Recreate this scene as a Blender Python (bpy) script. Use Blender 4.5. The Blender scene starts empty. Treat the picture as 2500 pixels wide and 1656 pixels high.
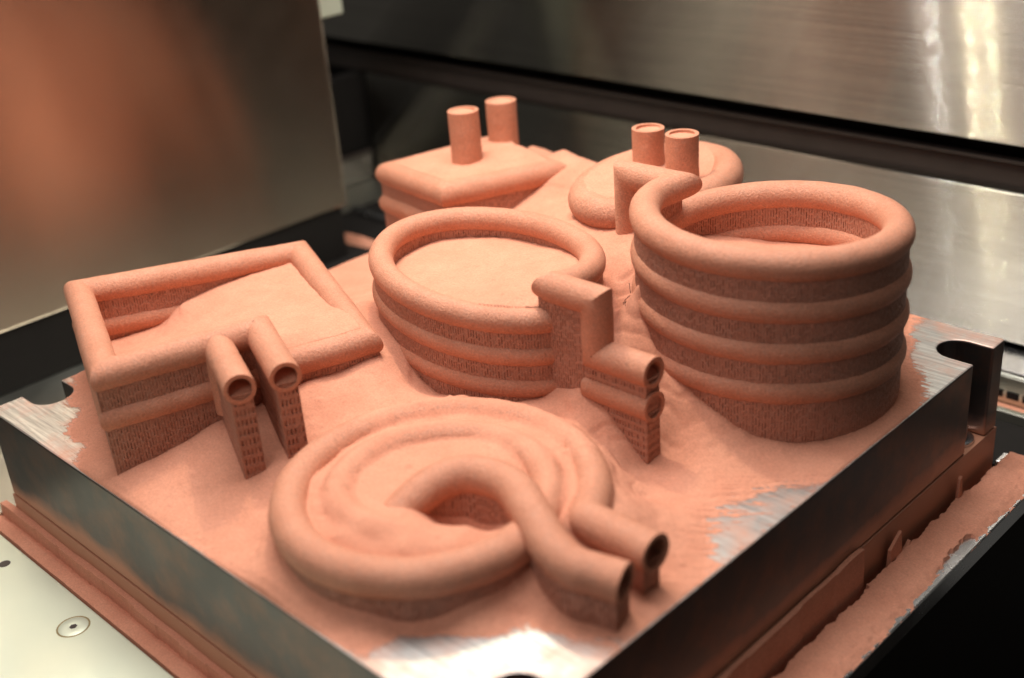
import bpy, bmesh, math, random
import numpy as np
from mathutils import Matrix, Vector

random.seed(7)
rng = np.random.default_rng(7)
MM = 0.001                      # geometry below is written in millimetres
scene = bpy.context.scene
col = scene.collection

# ------------------------------------------------------------------ camera
cam_d = bpy.data.cameras.new("camera")
cam = bpy.data.objects.new("camera", cam_d)
col.objects.link(cam)
RX = Vector((0.7145529, 0.6959407, -0.0712794))
RY = Vector((0.2598762, -0.3586542, -0.8965665))
RZ = Vector((-0.6495218, 0.6221203, -0.4371358))
CP = Vector((0.2757446, -0.2537391, 0.1951428))
m = Matrix(((RX.x, -RY.x, -RZ.x, CP.x), (RX.y, -RY.y, -RZ.y, CP.y), (RX.z, -RY.z, -RZ.z, CP.z), (0, 0, 0, 1)))
cam.matrix_world = m
cam_d.sensor_fit = 'HORIZONTAL'
cam_d.sensor_width = 36.0
cam_d.lens = 42.832
cam_d.clip_start = 0.01
cam_d.clip_end = 20.0
cam_d.dof.use_dof = True
cam_d.dof.focus_distance = 0.405
cam_d.dof.aperture_fstop = 7.0
cam_d.dof.aperture_blades = 9
scene.camera = cam

# ------------------------------------------------------------------ world, lamps, exposure
world = bpy.data.worlds.new("World")
scene.world = world
world.use_nodes = True
bgn = world.node_tree.nodes["Background"]
bgn.inputs[0].default_value = (0.85, 0.80, 0.72, 1)
bgn.inputs[1].default_value = 0.075
scene.view_settings.view_transform = 'Standard'
scene.view_settings.look = 'None'
scene.view_settings.exposure = 0.09
scene.view_settings.gamma = 1.0
scene.view_settings.use_curve_mapping = False


def area(name, loc, target, sx, sy, power, color):
    d = bpy.data.lights.new(name, 'AREA')
    d.shape = 'RECTANGLE'
    d.size, d.size_y = sx, sy
    d.energy = power
    d.color = color
    o = bpy.data.objects.new(name, d)
    col.objects.link(o)
    o.location = loc
    o.rotation_euler = (Vector(target) - Vector(loc)).to_track_quat('-Z', 'Y').to_euler()
    return o


# LED lamps in the chamber roof and two added soft fills, from above and from the camera side
for x, y, e, c_ in ((-0.079, 0.030, .09, (1.0, .97, .92)), (-0.054, 0.030, .15, (1.0, .93, .68)), (-0.041, 0.030, .12, (1.0, .93, .68))):
    area("roof_led", (x, y, 0.29), (x + .02, y - .02, 0), 0.0045, 0.0045, e, c_)
area("top_fill", (-0.03, 0.02, 0.55), (0, 0, 0), 0.36, 0.26, 3.6, (1.0, 0.97, 0.93))  # added overhead fill in place of ceiling bounce, no fitted lamp
area("front_fill", (0.05, -0.62, 0.75), (0, 0, 0), 0.45, 0.45, 2.1, (1.0, 0.97, 0.95))  # added softbox fill to lift the fronts of the coils

# ------------------------------------------------------------------ helpers
def tag(o, label=None, cat=None, group=None, kind=None):
    if label: o['label'] = label
    if cat: o['category'] = cat
    if group: o['group'] = group
    if kind: o['kind'] = kind
    return o


def empty(name, loc, label, cat, group=None):
    o = bpy.data.objects.new(name, None)
    o.empty_display_size = 0.01
    col.objects.link(o)
    o.location = Vector(loc) * MM
    return tag(o, label, cat, group)


def mesh_np(name, verts, faces, mat, parent=None, smooth=True, angle=40, uv=None):
    """verts in mm (world), faces (n,4) or list"""
    me = bpy.data.meshes.new(name)
    verts = np.asarray(verts, float) * MM
    if isinstance(faces, np.ndarray):
        n, k = faces.shape
        me.vertices.add(len(verts)); me.vertices.foreach_set("co", verts.ravel())
        me.loops.add(n * k); me.loops.foreach_set("vertex_index", faces.ravel().astype(np.int32))
        me.polygons.add(n)
        me.polygons.foreach_set("loop_start", np.arange(0, n * k, k, dtype=np.int32))
        me.polygons.foreach_set("loop_total", np.full(n, k, dtype=np.int32))
        me.update(calc_edges=True)
        me.validate()
    else:
        me.from_pydata([tuple(v) for v in verts], [], faces)
        me.update()
    if uv is not None:
        lay = me.uv_layers.new(name="UVMap")
        vi = np.empty(len(me.loops), np.int32); me.loops.foreach_get("vertex_index", vi)
        lay.data.foreach_set("uv", np.asarray(uv, np.float32)[vi].ravel())
    me.polygons.foreach_set("use_smooth", np.full(len(me.polygons), smooth))
    if smooth and angle:
        me.set_sharp_from_angle(angle=math.radians(angle))
    me.materials.append(mat)
    o = bpy.data.objects.new(name, me)
    col.objects.link(o)
    if parent is not None:
        o.parent = parent
        o.matrix_parent_inverse = Matrix.Translation(-parent.location)
    return o


def hash3(i, j, k, s):
    h = (i * 374761393 + j * 668265263 + k * 2147483647 + s * 144269504) & 0x7fffffff
    h = ((h ^ (h >> 13)) * 1274126177) & 0x7fffffff
    h = (h ^ (h >> 16)) & 0xffff
    return h / 32767.5 - 1.0


def vnoise(P, scale, seed=0):
    P = np.asarray(P, float) / scale
    if P.shape[1] == 2: P = np.c_[P, np.zeros(len(P))]
    I = np.floor(P).astype(np.int64); F = P - I
    F = F * F * (3 - 2 * F)
    r = 0
    for a in (0, 1):
        for b in (0, 1):
            for c in (0, 1):
                w = (F[:, 0] if a else 1 - F[:, 0]) * (F[:, 1] if b else 1 - F[:, 1]) * (F[:, 2] if c else 1 - F[:, 2])
                r = r + w * hash3(I[:, 0] + a, I[:, 1] + b, I[:, 2] + c, seed)
    return r


def sweep(path, r, n=28, closed_ends=True, rough=0.10, r_in=None, bore=16.0, ends=(True, True), seed=1):
    """mitred round tube along a polyline. ends: which ends are open bores (annulus) when r_in given"""
    P = np.asarray(path, float)
    d = np.diff(P, axis=0); L = np.linalg.norm(d, axis=1); d = d / L[:, None]
    t = np.vstack([d[:1], d[:-1] + d[1:], d[-1:]]); t /= np.linalg.norm(t, axis=1)[:, None]
    up = np.array([0, 0, 1.0])
    if abs(d[0] @ up) > 0.9: up = np.array([1.0, 0, 0])
    x = np.cross(d[0], up); x /= np.linalg.norm(x); y = np.cross(x, d[0])
    ang = np.linspace(0, 2 * math.pi, n, endpoint=False)
    V = []
    fx, fy = x, y
    for i in range(len(P)):
        dd = d[max(i - 1, 0)] if i < len(d) + 1 else d[-1]
        if i > 0 and i < len(d):
            # ring lies in mitre plane: project circle of previous segment along its direction
            ring = np.outer(np.cos(ang), fx) + np.outer(np.sin(ang), fy)
            nrm = t[i]; k = -(ring @ nrm) / (d[i - 1] @ nrm)
            ring = ring + np.outer(k, d[i - 1])
            V.append(P[i] + r * ring)
            # transport the frame
            a, b = d[i - 1], d[i]
            ax = np.cross(a, b); s = np.linalg.norm(ax)
            if s > 1e-9:
                ax /= s; c = a @ b; th = math.atan2(s, c)
                def rot(v): return v * math.cos(th) + np.cross(ax, v) * math.sin(th) + ax * (ax @ v) * (1 - math.cos(th))
                fx, fy = rot(fx), rot(fy)
        else:
            V.append(P[i] + r * (np.outer(np.cos(ang), fx) + np.outer(np.sin(ang), fy)))
    V = np.vstack(V)
    if rough:
        C = np.repeat(P, n, axis=0); N = V - C; N /= np.linalg.norm(N, axis=1)[:, None]
        V = V + N * (rough * (0.55 * vnoise(V, 2.2, seed) + 0.45 * vnoise(V, 0.9, seed + 5) + 0.8 * vnoise(V, 7.0, seed + 9)))[:, None]
    V = [tuple(v) for v in V]
    F = []
    m_ = len(P)
    for i in range(m_ - 1):
        for j in range(n):
            a = i * n + j; b = i * n + (j + 1) % n
            F.append((a, b, b + n, a + n))
    for e, (idx, dirn) in enumerate(((0, d[0]), (m_ - 1, -d[-1]))):
        base = idx * n
        if r_in and ends[e]:
            fl = []
            for q, (rr, dep) in enumerate(((r_in, 0.0), (r_in, bore))):
                st = len(V)
                for j in range(n):
                    c0 = np.array(V[base + j]) - P[idx]; c0 -= dirn * (c0 @ dirn)
                    c0 /= np.linalg.norm(c0)
                    V.append(tuple(P[idx] + c0 * rr + dirn * dep))
                fl.append(st)
            prev = base
            for st in fl:
                for j in range(n):
                    k = (j + 1) % n
                    q = (prev + j, st + j, st + k, prev + k)
                    F.append(q if e == 0 else q[::-1])
                prev = st
            q = [prev + j for j in range(n)]
            F.append(q if e == 1 else q[::-1])
        else:
            q = [base + j for j in range(n)]
            F.append(q[::-1] if e == 0 else q)
    return V, F


def slot_wall(poly, zbot, ztop, inset=0.36, pitch=0.92, rowh=3.1, closed=True, side=1, skip=0.04, seed=3, wob=0.06, vb=(0, .09, .14, .82, .87), ub=(0, .34, .41, .62, .69), stag=1.0):
    """thin support wall over the plan polyline with rows of recessed slots. ztop: function(arclength fraction) -> z
    side=+1: normal points to the left of the walking direction"""
    P = np.asarray(poly, float)
    if closed: P = np.vstack([P, P[:1]])
    seg = np.linalg.norm(np.diff(P, axis=0), axis=1); S = np.r_[0, np.cumsum(seg)]; T = S[-1]
    nc = max(2, int(round(T / pitch)))
    ub = np.array(ub); vb = np.array(vb)
    U = (np.arange(nc)[:, None] + ub[None]).ravel() * T / nc
    U = np.r_[U, T]
    ifl = np.r_[np.tile([0, 0, 1, 1, 0], nc), 0].astype(bool); icol = np.r_[np.repeat(np.arange(nc), 5), nc - 1]
    zt = np.array([ztop(u / T) for u in U])
    zmax = zt.max()
    nr = max(1, int(math.ceil((zmax - zbot) / rowh)))
    Z = (np.arange(nr)[:, None] + vb[None]).ravel() * rowh + zbot; Z = np.r_[Z, zbot + nr * rowh]
    jfl = np.r_[np.tile([0, 0, 1, 1, 0], nr), 0].astype(bool); jrow = np.r_[np.repeat(np.arange(nr), 5), nr - 1]
    X = np.interp(U, S, P[:, 0]); Y = np.interp(U, S, P[:, 1])
    k = np.clip(np.searchsorted(S, U, side='right') - 1, 0, len(seg) - 1)
    d = np.diff(P, axis=0)[k] / seg[k][:, None]
    N = np.c_[-d[:, 1], d[:, 0]] * side
    g = np.random.default_rng(seed)
    dep = inset * (0.3 + 0.9 * g.random((nc, nr))); dep[g.random((nc, nr)) < skip] = 0.03
    D = np.where(ifl[:, None] & jfl[None, :], dep[icol][:, jrow], 0.0)
    W, H = len(U), len(Z)
    VX = X[:, None] - N[:, 0][:, None] * D; VY = Y[:, None] - N[:, 1][:, None] * D
    VZ = np.broadcast_to(Z[None], (W, H)).copy() + (g.random(nc)[icol] * rowh * stag * .9)[:, None] * np.minimum(1, (np.arange(H) / 3.0))[None]
    VZ = np.minimum(VZ, zt[:, None])
    V = np.stack([VX, VY, VZ], -1).reshape(-1, 3)
    nz = vnoise(V, 1.6, seed) * wob
    V[:, 0] += np.repeat(N[:, 0], H) * nz; V[:, 1] += np.repeat(N[:, 1], H) * nz
    ii, jj = np.meshgrid(np.arange(W - 1), np.arange(H - 1), indexing='ij')
    keep = Z[jj] < (zt[ii] + zt[ii + 1]) * 0.5 - 0.05
    ii, jj = ii[keep], jj[keep]
    a = ii * H + jj
    F = np.stack([a, a + H, a + H + 1, a + 1], -1)
    if side > 0: F = F[:, ::-1]
    return V, F


def join(parts):
    Vs, Fs, o = [], [], 0
    for V, F in parts:
        Vs.append(V); Fs.append(np.asarray(F) + o); o += len(V)
    return np.vstack(Vs), np.vstack(Fs)


def box(x0, x1, y0, y1, z0, z1):
    V = [(x0, y0, z0), (x1, y0, z0), (x1, y1, z0), (x0, y1, z0), (x0, y0, z1), (x1, y0, z1), (x1, y1, z1), (x0, y1, z1)]
    F = [(3, 2, 1, 0), (4, 5, 6, 7), (0, 1, 5, 4), (1, 2, 6, 5), (2, 3, 7, 6), (3, 0, 4, 7)]
    return V, F


def bevel(o, w, seg=2, ang=40):
    md = o.modifiers.new("bevel", 'BEVEL'); md.width = w * MM; md.segments = seg
    md.limit_method = 'ANGLE'; md.angle_limit = math.radians(ang)
    md.harden_normals = False
    return o


# ------------------------------------------------------------------ materials
def new_mat(name):
    mt = bpy.data.materials.new(name); mt.use_nodes = True
    nt = mt.node_tree
    return mt, nt, nt.nodes["Principled BSDF"]


def nd(nt, t, **kw):
    n = nt.nodes.new(t)
    for k, v in kw.items(): setattr(n, k, v)
    return n


def noise(nt, vec, scale, detail=3, rough=.55):
    n = nd(nt, "ShaderNodeTexNoise"); n.inputs["Scale"].default_value = scale
    n.inputs["Detail"].default_value = detail; n.inputs["Roughness"].default_value = rough
    nt.links.new(vec, n.inputs["Vector"]); return n.outputs["Fac"]


def ramp(nt, fac, stops):
    r = nd(nt, "ShaderNodeValToRGB"); e = r.color_ramp.elements
    while len(e) < len(stops): e.new(.5)
    for q, (p, c) in zip(e, stops): q.position = p; q.color = (*c, 1) if len(c) == 3 else c
    nt.links.new(fac, r.inputs[0]); return r.outputs[0]


def mixc(nt, fac, a, b, mode='MIX'):
    n = nd(nt, "ShaderNodeMix", data_type='RGBA', blend_type=mode)
    for s, v in ((n.inputs[0], fac), (n.inputs[6], a), (n.inputs[7], b)):
        if hasattr(v, "links"): nt.links.new(v, s)
        else: s.default_value = v if isinstance(v, (int, float)) else (*v, 1)
    return n.outputs[2]


def bump(nt, bsdf, pairs):
    prev = None
    for h, st, dist in pairs:
        b = nd(nt, "ShaderNodeBump"); b.inputs["Strength"].default_value = st; b.inputs["Distance"].default_value = dist * MM
        nt.links.new(h, b.inputs["Height"])
        if prev: nt.links.new(prev, b.inputs["Normal"])
        prev = b.outputs[0]
    nt.links.new(prev, bsdf.inputs["Normal"])


def pos(nt, scale=None):
    g = nd(nt, "ShaderNodeNewGeometry")
    if scale is None: return g.outputs["Position"]
    mp = nd(nt, "ShaderNodeMapping"); mp.inputs["Scale"].default_value = scale
    nt.links.new(g.outputs["Position"], mp.inputs[0]); return mp.outputs[0]


def copper_mat(name, c0, c1, grey, rough, grain=0.25, metal=0.0, spark=0.0, gc=.84):
    mt, nt, b = new_mat(name)
    p = pos(nt)
    big = noise(nt, p, 90, 4); fine = noise(nt, p, 1500, 3, .7); mid = noise(nt, p, 520, 4, .65)
    c = mixc(nt, ramp(nt, big, [(.35, (0, 0, 0)), (.68, (1, 1, 1))]), c0, c1)
    c = mixc(nt, ramp(nt, mid, [(.50, (0, 0, 0)), (.80, (.55, .55, .55))]), c, grey)
    gr = ramp(nt, fine, [(.30, (gc, gc * .98, gc * .96)), (.70, (1.0, 1.0, 1.0))])
    c = mixc(nt, 1.0, c, gr, 'MULTIPLY')
    nt.links.new(c, b.inputs["Base Color"])
    b.inputs["Roughness"].default_value = rough
    b.inputs["Metallic"].default_value = metal
    b.inputs["Specular IOR Level"].default_value = 0.25 + spark
    bump(nt, b, [(mid, .35, .35), (fine, grain, .35)])
    return mt


M_powder = copper_mat("copper_powder", (0.69, 0.295, 0.19), (0.75, 0.338, 0.222), (0.62, 0.285, 0.198), 0.95, 0.36, gc=.76)
M_part = copper_mat("sintered_copper", (0.67, 0.275, 0.165), (0.735, 0.32, 0.20), (0.63, 0.35, 0.255), 0.60, 1.0, 0.08, 0.25, gc=.66)
M_support = copper_mat("copper_support", (0.53, 0.237, 0.157), (0.585, 0.27, 0.185), (0.54, 0.34, 0.27), 0.58, 0.9, 0.12, 0.25, gc=.60)


def steel_mat(name, base, rough, aniso=0.0, brush=None, brush_amt=0.3, dust=0.0, mottled=0.0, metal=1.0, zdust=None, line=.2):
    mt, nt, b = new_mat(name)
    b.inputs["Metallic"].default_value = metal
    p = pos(nt)
    c = None
    big = noise(nt, p, 14, 4)
    c = mixc(nt, big, tuple(v * .85 for v in base), base)
    if aniso and brush:
        ln = noise(nt, pos(nt, (7, 7, 900)), 1.0, 4, .75)
        c = mixc(nt, 1.0, c, ramp(nt, ln, [(.25, (.74, .74, .74)), (.75, (1.12, 1.12, 1.12))]), 'MULTIPLY')
    elif brush:
        ln = noise(nt, pos(nt, (35, 700, 35)), 1.0, 5, .75)
        c = mixc(nt, 1.0, c, ramp(nt, ln, [(.30, (.45, .45, .46)), (.62, (1.0, 1.0, 1.0))]), 'MULTIPLY')
    if mottled:
        mo = noise(nt, p, 55, 6, .7)
        c = mixc(nt, ramp(nt, mo, [(.45, (0, 0, 0)), (.75, (mottled,) * 3)]), c, (0.42, 0.20, 0.12))
    if dust:
        du = noise(nt, pos(nt, (1, 1, 1)), 45, 7, .72)
        f = ramp(nt, du, [(.50 - dust * .25, (0, 0, 0)), (.72, (1, 1, 1))])
        c2 = mixc(nt, f, c, (0.62, 0.30, 0.20))
        c = c2
        inv = nd(nt, "ShaderNodeMath", operation='MULTIPLY_ADD'); inv.inputs[1].default_value = -0.8; inv.inputs[2].default_value = 1.0
        nt.links.new(f, inv.inputs[0]); nt.links.new(inv.outputs[0], b.inputs["Metallic"])
    if zdust:
        sp_ = nd(nt, "ShaderNodeSeparateXYZ"); nt.links.new(p, sp_.inputs[0])
        mr = nd(nt, "ShaderNodeMapRange"); mr.inputs[1].default_value = zdust[0]; mr.inputs[2].default_value = zdust[1]
        mr.inputs[3].default_value = 1.0; mr.inputs[4].default_value = 0.0
        nt.links.new(sp_.outputs[2], mr.inputs[0])
        ad = nd(nt, "ShaderNodeMath", operation='MULTIPLY_ADD'); ad.inputs[1].default_value = 1.0
        nt.links.new(noise(nt, p, 16, 6, .62), ad.inputs[0]); nt.links.new(mr.outputs[0], ad.inputs[2])
        f = ramp(nt, ad.outputs[0], [(.72, (0, 0, 0)), (1.15, (.9, .9, .9))])
        c = mixc(nt, f, c, (0.50, 0.22, 0.13))
        inv = nd(nt, "ShaderNodeMath", operation='MULTIPLY_ADD'); inv.inputs[1].default_value = -0.95; inv.inputs[2].default_value = 1.0
        nt.links.new(f, inv.inputs[0]); nt.links.new(inv.outputs[0], b.inputs["Metallic"])
    nt.links.new(c, b.inputs["Base Color"])
    if brush:
        br = noise(nt, pos(nt, brush), 1.0, 5, .65)
        rr = nd(nt, "ShaderNodeMapRange"); rr.inputs[3].default_value = rough * .75; rr.inputs[4].default_value = rough * 1.3
        nt.links.new(br, rr.inputs[0]); nt.links.new(rr.outputs[0], b.inputs["Roughness"])
        bump(nt, b, [(br, brush_amt, .06)])
    else:
        rn = noise(nt, p, 60, 5)
        rr = nd(nt, "ShaderNodeMapRange"); rr.inputs[3].default_value = rough * .7; rr.inputs[4].default_value = rough * 1.35
        nt.links.new(rn, rr.inputs[0]); nt.links.new(rr.outputs[0], b.inputs["Roughness"])
    if aniso:
        # brushed along the horizontal: every scratch tips the surface normal up or down only
        acc = None
        for sc_ in (91357.0, 53173.0):
            wn = nd(nt, "ShaderNodeTexWhiteNoise", noise_dimensions='3D'); nt.links.new(pos(nt, (sc_, sc_, sc_)), wn.inputs["Vector"])
            if acc is None: acc = wn.outputs["Value"]
            else:
                a_ = nd(nt, "ShaderNodeMath", operation='ADD'); nt.links.new(acc, a_.inputs[0]); nt.links.new(wn.outputs["Value"], a_.inputs[1]); acc = a_.outputs[0]
        fr = noise(nt, pos(nt, (9, 9, 2600)), 1.0, 5, .7)
        a_ = nd(nt, "ShaderNodeMath", operation='MULTIPLY_ADD'); a_.inputs[1].default_value = line
        nt.links.new(fr, a_.inputs[0]); nt.links.new(acc, a_.inputs[2])
        sb = nd(nt, "ShaderNodeMath", operation='MULTIPLY_ADD'); sb.inputs[1].default_value = aniso; sb.inputs[2].default_value = -aniso * (1 + line / 2)
        nt.links.new(a_.outputs[0], sb.inputs[0])
        cx = nd(nt, "ShaderNodeCombineXYZ"); nt.links.new(sb.outputs[0], cx.inputs[2])
        g = nd(nt, "ShaderNodeNewGeometry")
        va = nd(nt, "ShaderNodeVectorMath", operation='ADD'); nt.links.new(g.outputs["Normal"], va.inputs[0]); nt.links.new(cx.outputs[0], va.inputs[1])
        vn = nd(nt, "ShaderNodeVectorMath", operation='NORMALIZE'); nt.links.new(va.outputs[0], vn.inputs[0])
        for l in list(b.inputs["Normal"].links): nt.links.remove(l)
        nt.links.new(vn.outputs[0], b.inputs["Normal"])
    return mt


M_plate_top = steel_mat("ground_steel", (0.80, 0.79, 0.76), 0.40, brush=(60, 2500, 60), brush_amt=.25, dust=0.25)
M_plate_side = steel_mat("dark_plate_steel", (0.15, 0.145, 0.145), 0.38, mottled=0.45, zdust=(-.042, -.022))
M_carrier = steel_mat("dusty_carrier_steel", (0.20, 0.17, 0.15), 0.5, zdust=(-.036, .03))
M_panel = steel_mat("brushed_panel", (0.40, 0.375, 0.335), 0.10, aniso=1.0, brush=(12, 12, 2200), brush_amt=.10)
M_door = steel_mat("brushed_door", (0.56, 0.465, 0.38), 0.19, aniso=0.34, line=.05)  # warm base tint paints in more copper-brown reflection than the steel mirrors
M_deck = steel_mat("deck_steel", (0.62, 0.62, 0.55), 0.36)
M_cover = steel_mat("pale_cover_steel", (0.78, 0.83, 0.68), 0.48, metal=0.6)
M_bright = steel_mat("bright_steel", (0.75, 0.75, 0.76), 0.25)


def plain(name, c, rough=.6, metal=0.0, spec=.5):
    mt, nt, b = new_mat(name)
    p = pos(nt); n = noise(nt, p, 120, 4)
    nt.links.new(mixc(nt, n, tuple(v * .75 for v in c), tuple(v * 1.2 for v in c)), b.inputs["Base Color"])
    b.inputs["Roughness"].default_value = rough; b.inputs["Metallic"].default_value = metal
    b.inputs["Specular IOR Level"].default_value = spec
    return mt


M_black = plain("black_rubber", (0.012, 0.010, 0.009), .75, spec=.2)
M_rail = plain("dark_rail", (0.045, 0.032, 0.027), .5)
M_dark = plain("machine_black", (0.010, 0.007, 0.005), .7, spec=.15)
M_fibre = plain("dark_fibre", (0.09, 0.035, 0.02), .7)

# ------------------------------------------------------------------ chamber setting
def panel_uv(V, axis):   # U runs vertically so that highlights stretch up and down
    V = np.asarray(V, float)
    return np.c_[V[:, 2] * .01, V[:, axis] * .01]


DECK = -45.0
def slab(name, b, mat, parent=None, bw=0.0, uvaxis=None):
    V, F = box(*b)
    o = mesh_np(name, V, F, mat, parent, smooth=False, uv=None if uvaxis is None else panel_uv(V, uvaxis))
    if bw: bevel(o, bw)
    return o


# deck with a square opening round the platform (four strips)
deck = tag(slab("deck", (-340, -133.6, -133.6, 206, -60, DECK), M_deck), kind='structure')
slab("deck_strip", (-133.5, 92, 134.0, 185.8, -60, DECK - 0.2), M_deck, deck)
slab("deck_strip", (-133.5, 240, 186, 206, -62, DECK), M_bright, deck, .4)
slab("deck_strip", (-300, -133.6, -320, -133.7, -60, DECK - .3), M_deck, deck)
front = tag(slab("deck_edge", (133.6, 144.3, -330, 150, -56, -48.4), M_bright, None, .5), kind='structure')
sill = tag(slab("machine_sill", (133.0, 143.9, -330, 148, -240, -56.2), M_dark), kind='structure')
floor = tag(slab("floor", (-400, 700, -700, 300, -262, -250), M_dark), kind='structure')
wellw = tag(slab("well_floor", (-133.4, 133.4, -133.4, 133.4, -90, -80), M_dark), kind='structure')

# back wall of the chamber: lower panel, dark slot with rail, upper panel
BW = 205.0
wall = tag(slab("back_wall", (-420, 420, BW + 22, BW + 30, -60, 700), M_black), kind='structure')
lp = tag(slab("lower_panel", (-314, 330, BW, BW + 6, -42.2, 22.0), M_panel, None, .7, 0),
         "brushed steel lower panel of the chamber back wall, below the dark slot", "panel")
up = tag(slab("upper_panel", (-400, 330, BW - 1, BW + 6, 41.2, 420), M_panel, None, .9, 0),
         "tall brushed steel upper panel of the back wall with bright streaks", "panel")
rail = empty("slot_rail", (0, BW + 12, 22), "dark brown rail running inside the slot between the steel panels", "rail")
slab("rail_bar", (-400, 330, BW + 8, BW + 16, 20, 31.5), M_rail, rail, .8)
slab("rail_lip", (-400, 330, BW + 5, BW + 9, 31.9, 33.4), M_rail, rail, .4)
slab("panel_seat", (-330, 330, BW + 6.2, BW + 7.8, -41, 21.0), M_black, rail)

# left door and what is under and behind it
DX = -223.0
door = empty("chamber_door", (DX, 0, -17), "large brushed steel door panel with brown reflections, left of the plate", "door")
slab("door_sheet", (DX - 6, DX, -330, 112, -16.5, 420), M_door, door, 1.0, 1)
slab("door_seal", (DX - 20, DX - 1.2, -330, 108, DECK + .3, -16.9), M_black, door)
bracket = tag(slab("door_hinge_block", (DX - 22, DX - 7, 112.5, 131, 79, 160), M_cover, None, 1.0),
              "pale metal hinge block at the top of the door edge", "hinge")
side = empty("side_wall", (-316, 150, -45), "steel side wall in the chamber corner with a black opening above", "wall")
slab("side_sheet", (-322, -315, 100, 203, DECK + .4, -27.5), M_panel, side, .6, 1)
slab("side_opening", (-335, -324, 90, 226, -27.3, 19.5), M_black, side)
slab("side_lip", (-316, -313.2, 102, 203, -27.3, -25.4), M_rail, side, .5)

# pale cover plate in the lower left corner, two countersunk screws
cover = empty("cover_plate", (-60, -150, -46), "pale greenish steel cover plate with screws in the lower left corner", "cover plate")
cp = slab("plate_sheet", (-133.0, 160, -330, -134.2, -56, -46.3), M_cover, cover, .5)


def disc_ring(cx, cy, z, profile, n=40):
    V, F = [], []
    for r, dz in profile:
        for j in range(n):
            a = 2 * math.pi * j / n
            V.append((cx + r * math.cos(a), cy + r * math.sin(a), z + dz))
    for i in range(len(profile) - 1):
        for j in range(n):
            k = (j + 1) % n
            F.append((i * n + j, (i + 1) * n + j, (i + 1) * n + k, i * n + k))
    F.append([(len(profile) - 1) * n + j for j in range(n)])
    return V, F


M_recess = plain("recess", (0.34, 0.27, 0.13), .5, .6)
for sx, sy in ((-51.8, -142.6), (-103.2, -141.6)):
    if sx < -100:
        V, F = disc_ring(sx, sy, -46.3, [(2.0, .03), (1.9, .08)], 20); mesh_np("hole", V, F, M_rail, cover); continue
    V, F = disc_ring(sx, sy, -46.3, [(5.3, .04), (5.0, .10), (4.75, .05)])
    rim = mesh_np("screw_rim", V, F, M_recess, cover)
    V, F = disc_ring(sx, sy, -46.3, [(4.72, .07), (4.6, .14), (1.9, .17), (1.3, .12)])
    s = mesh_np("screw", V, F, M_cover, cover)
    V, F = disc_ring(sx, sy, -46.3, [(1.28, .13), (1.2, .16)], 6)
    h = mesh_np("hex_socket", V, F, M_rail, cover)

# ------------------------------------------------------------------ carrier and build plate
carrier = tag(slab("carrier_plate", (-125.3, 125.3, -125.3, 125.3, -79, -34.9), M_carrier, None, .15),
              "dusty steel carrier plate under the build plate, showing below its seam", "plate")
plate = empty("build_plate", (0, 0, -34.6), "thick square steel build plate carrying the copper coils, notched near its corners", "build plate")


def plate_outline():
    pts = []
    def notch(xe, s, y0, y1, xi):   # slot from edge xe inward to xi (s = +1: going up the +X edge)
        r = abs(y1 - y0) / 2; yc = (y0 + y1) / 2; xc = xi + (r if xe > 0 else -r)
        sg = 1 if xe > 0 else -1
        out = [(xe, y0)]
        for k in range(17):
            a = math.pi * k / 16
            out.append((xc - sg * r * math.sin(a), yc - (y1 - y0) / 2 * math.cos(a)))
        out.append((xe, y1)); return out
    pts += [(-125, -125), (125, -125)]
    pts += notch(125, 1, -115.6, -101.0, 109.0)
    pts += notch(125, 1, 101.4, 116.0, 109.0)
    pts += [(125, 125), (-125, 125)]
    pts += notch(-125, -1, 112.6, 98.0, -110.0)
    pts += notch(-125, -1, -98.0, -112.6, -110.0)
    return pts


po = plate_outline()
bm = bmesh.new()
vs = [bm.verts.new((x * MM, y * MM, -34.6 * MM)) for x, y in po]
fb = bm.faces.new(vs)
ex = bmesh.ops.extrude_face_region(bm, geom=[fb])
for v in ex['geom']:
    if isinstance(v, bmesh.types.BMVert): v.co.z = 0
bmesh.ops.recalc_face_normals(bm, faces=bm.faces)
me = bpy.data.meshes.new("plate_body")
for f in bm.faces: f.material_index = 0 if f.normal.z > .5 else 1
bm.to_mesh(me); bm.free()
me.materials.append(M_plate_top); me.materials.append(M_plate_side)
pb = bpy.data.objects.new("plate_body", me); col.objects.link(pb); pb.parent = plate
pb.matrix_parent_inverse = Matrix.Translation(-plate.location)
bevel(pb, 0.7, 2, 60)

# bolts standing in the notches of the plate
for i, (bx, by, lab) in enumerate(((117.5, 108.7, "steel clamp bolt at the bottom of the right notch"), (117.5, -108.3, "steel clamp bolt down in the front corner notch"),
                                   (-117.5, -105.3, "steel clamp bolt down in the left corner notch"))):
    b = empty("clamp_bolt", (bx, by, -35), lab, "bolt", None)
    V, F = disc_ring(bx, by, -35.0, [(6.6, 0), (6.6, 1.3), (6.3, 1.5), (4.3, 1.5)]); mesh_np("washer", V, F, M_bright, b)
    V, F = disc_ring(bx, by, -33.4, [(4.2, 0), (4.2, 3.4), (3.8, 3.8), (2.1, 3.8), (2.1, 1.6)]); mesh_np("head", V, F, M_plate_side, b)

# ------------------------------------------------------------------ plan curves of the coils (mm)
PI2 = 2 * math.pi
def rotv(a): return np.array([math.cos(a), math.sin(a)])

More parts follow.
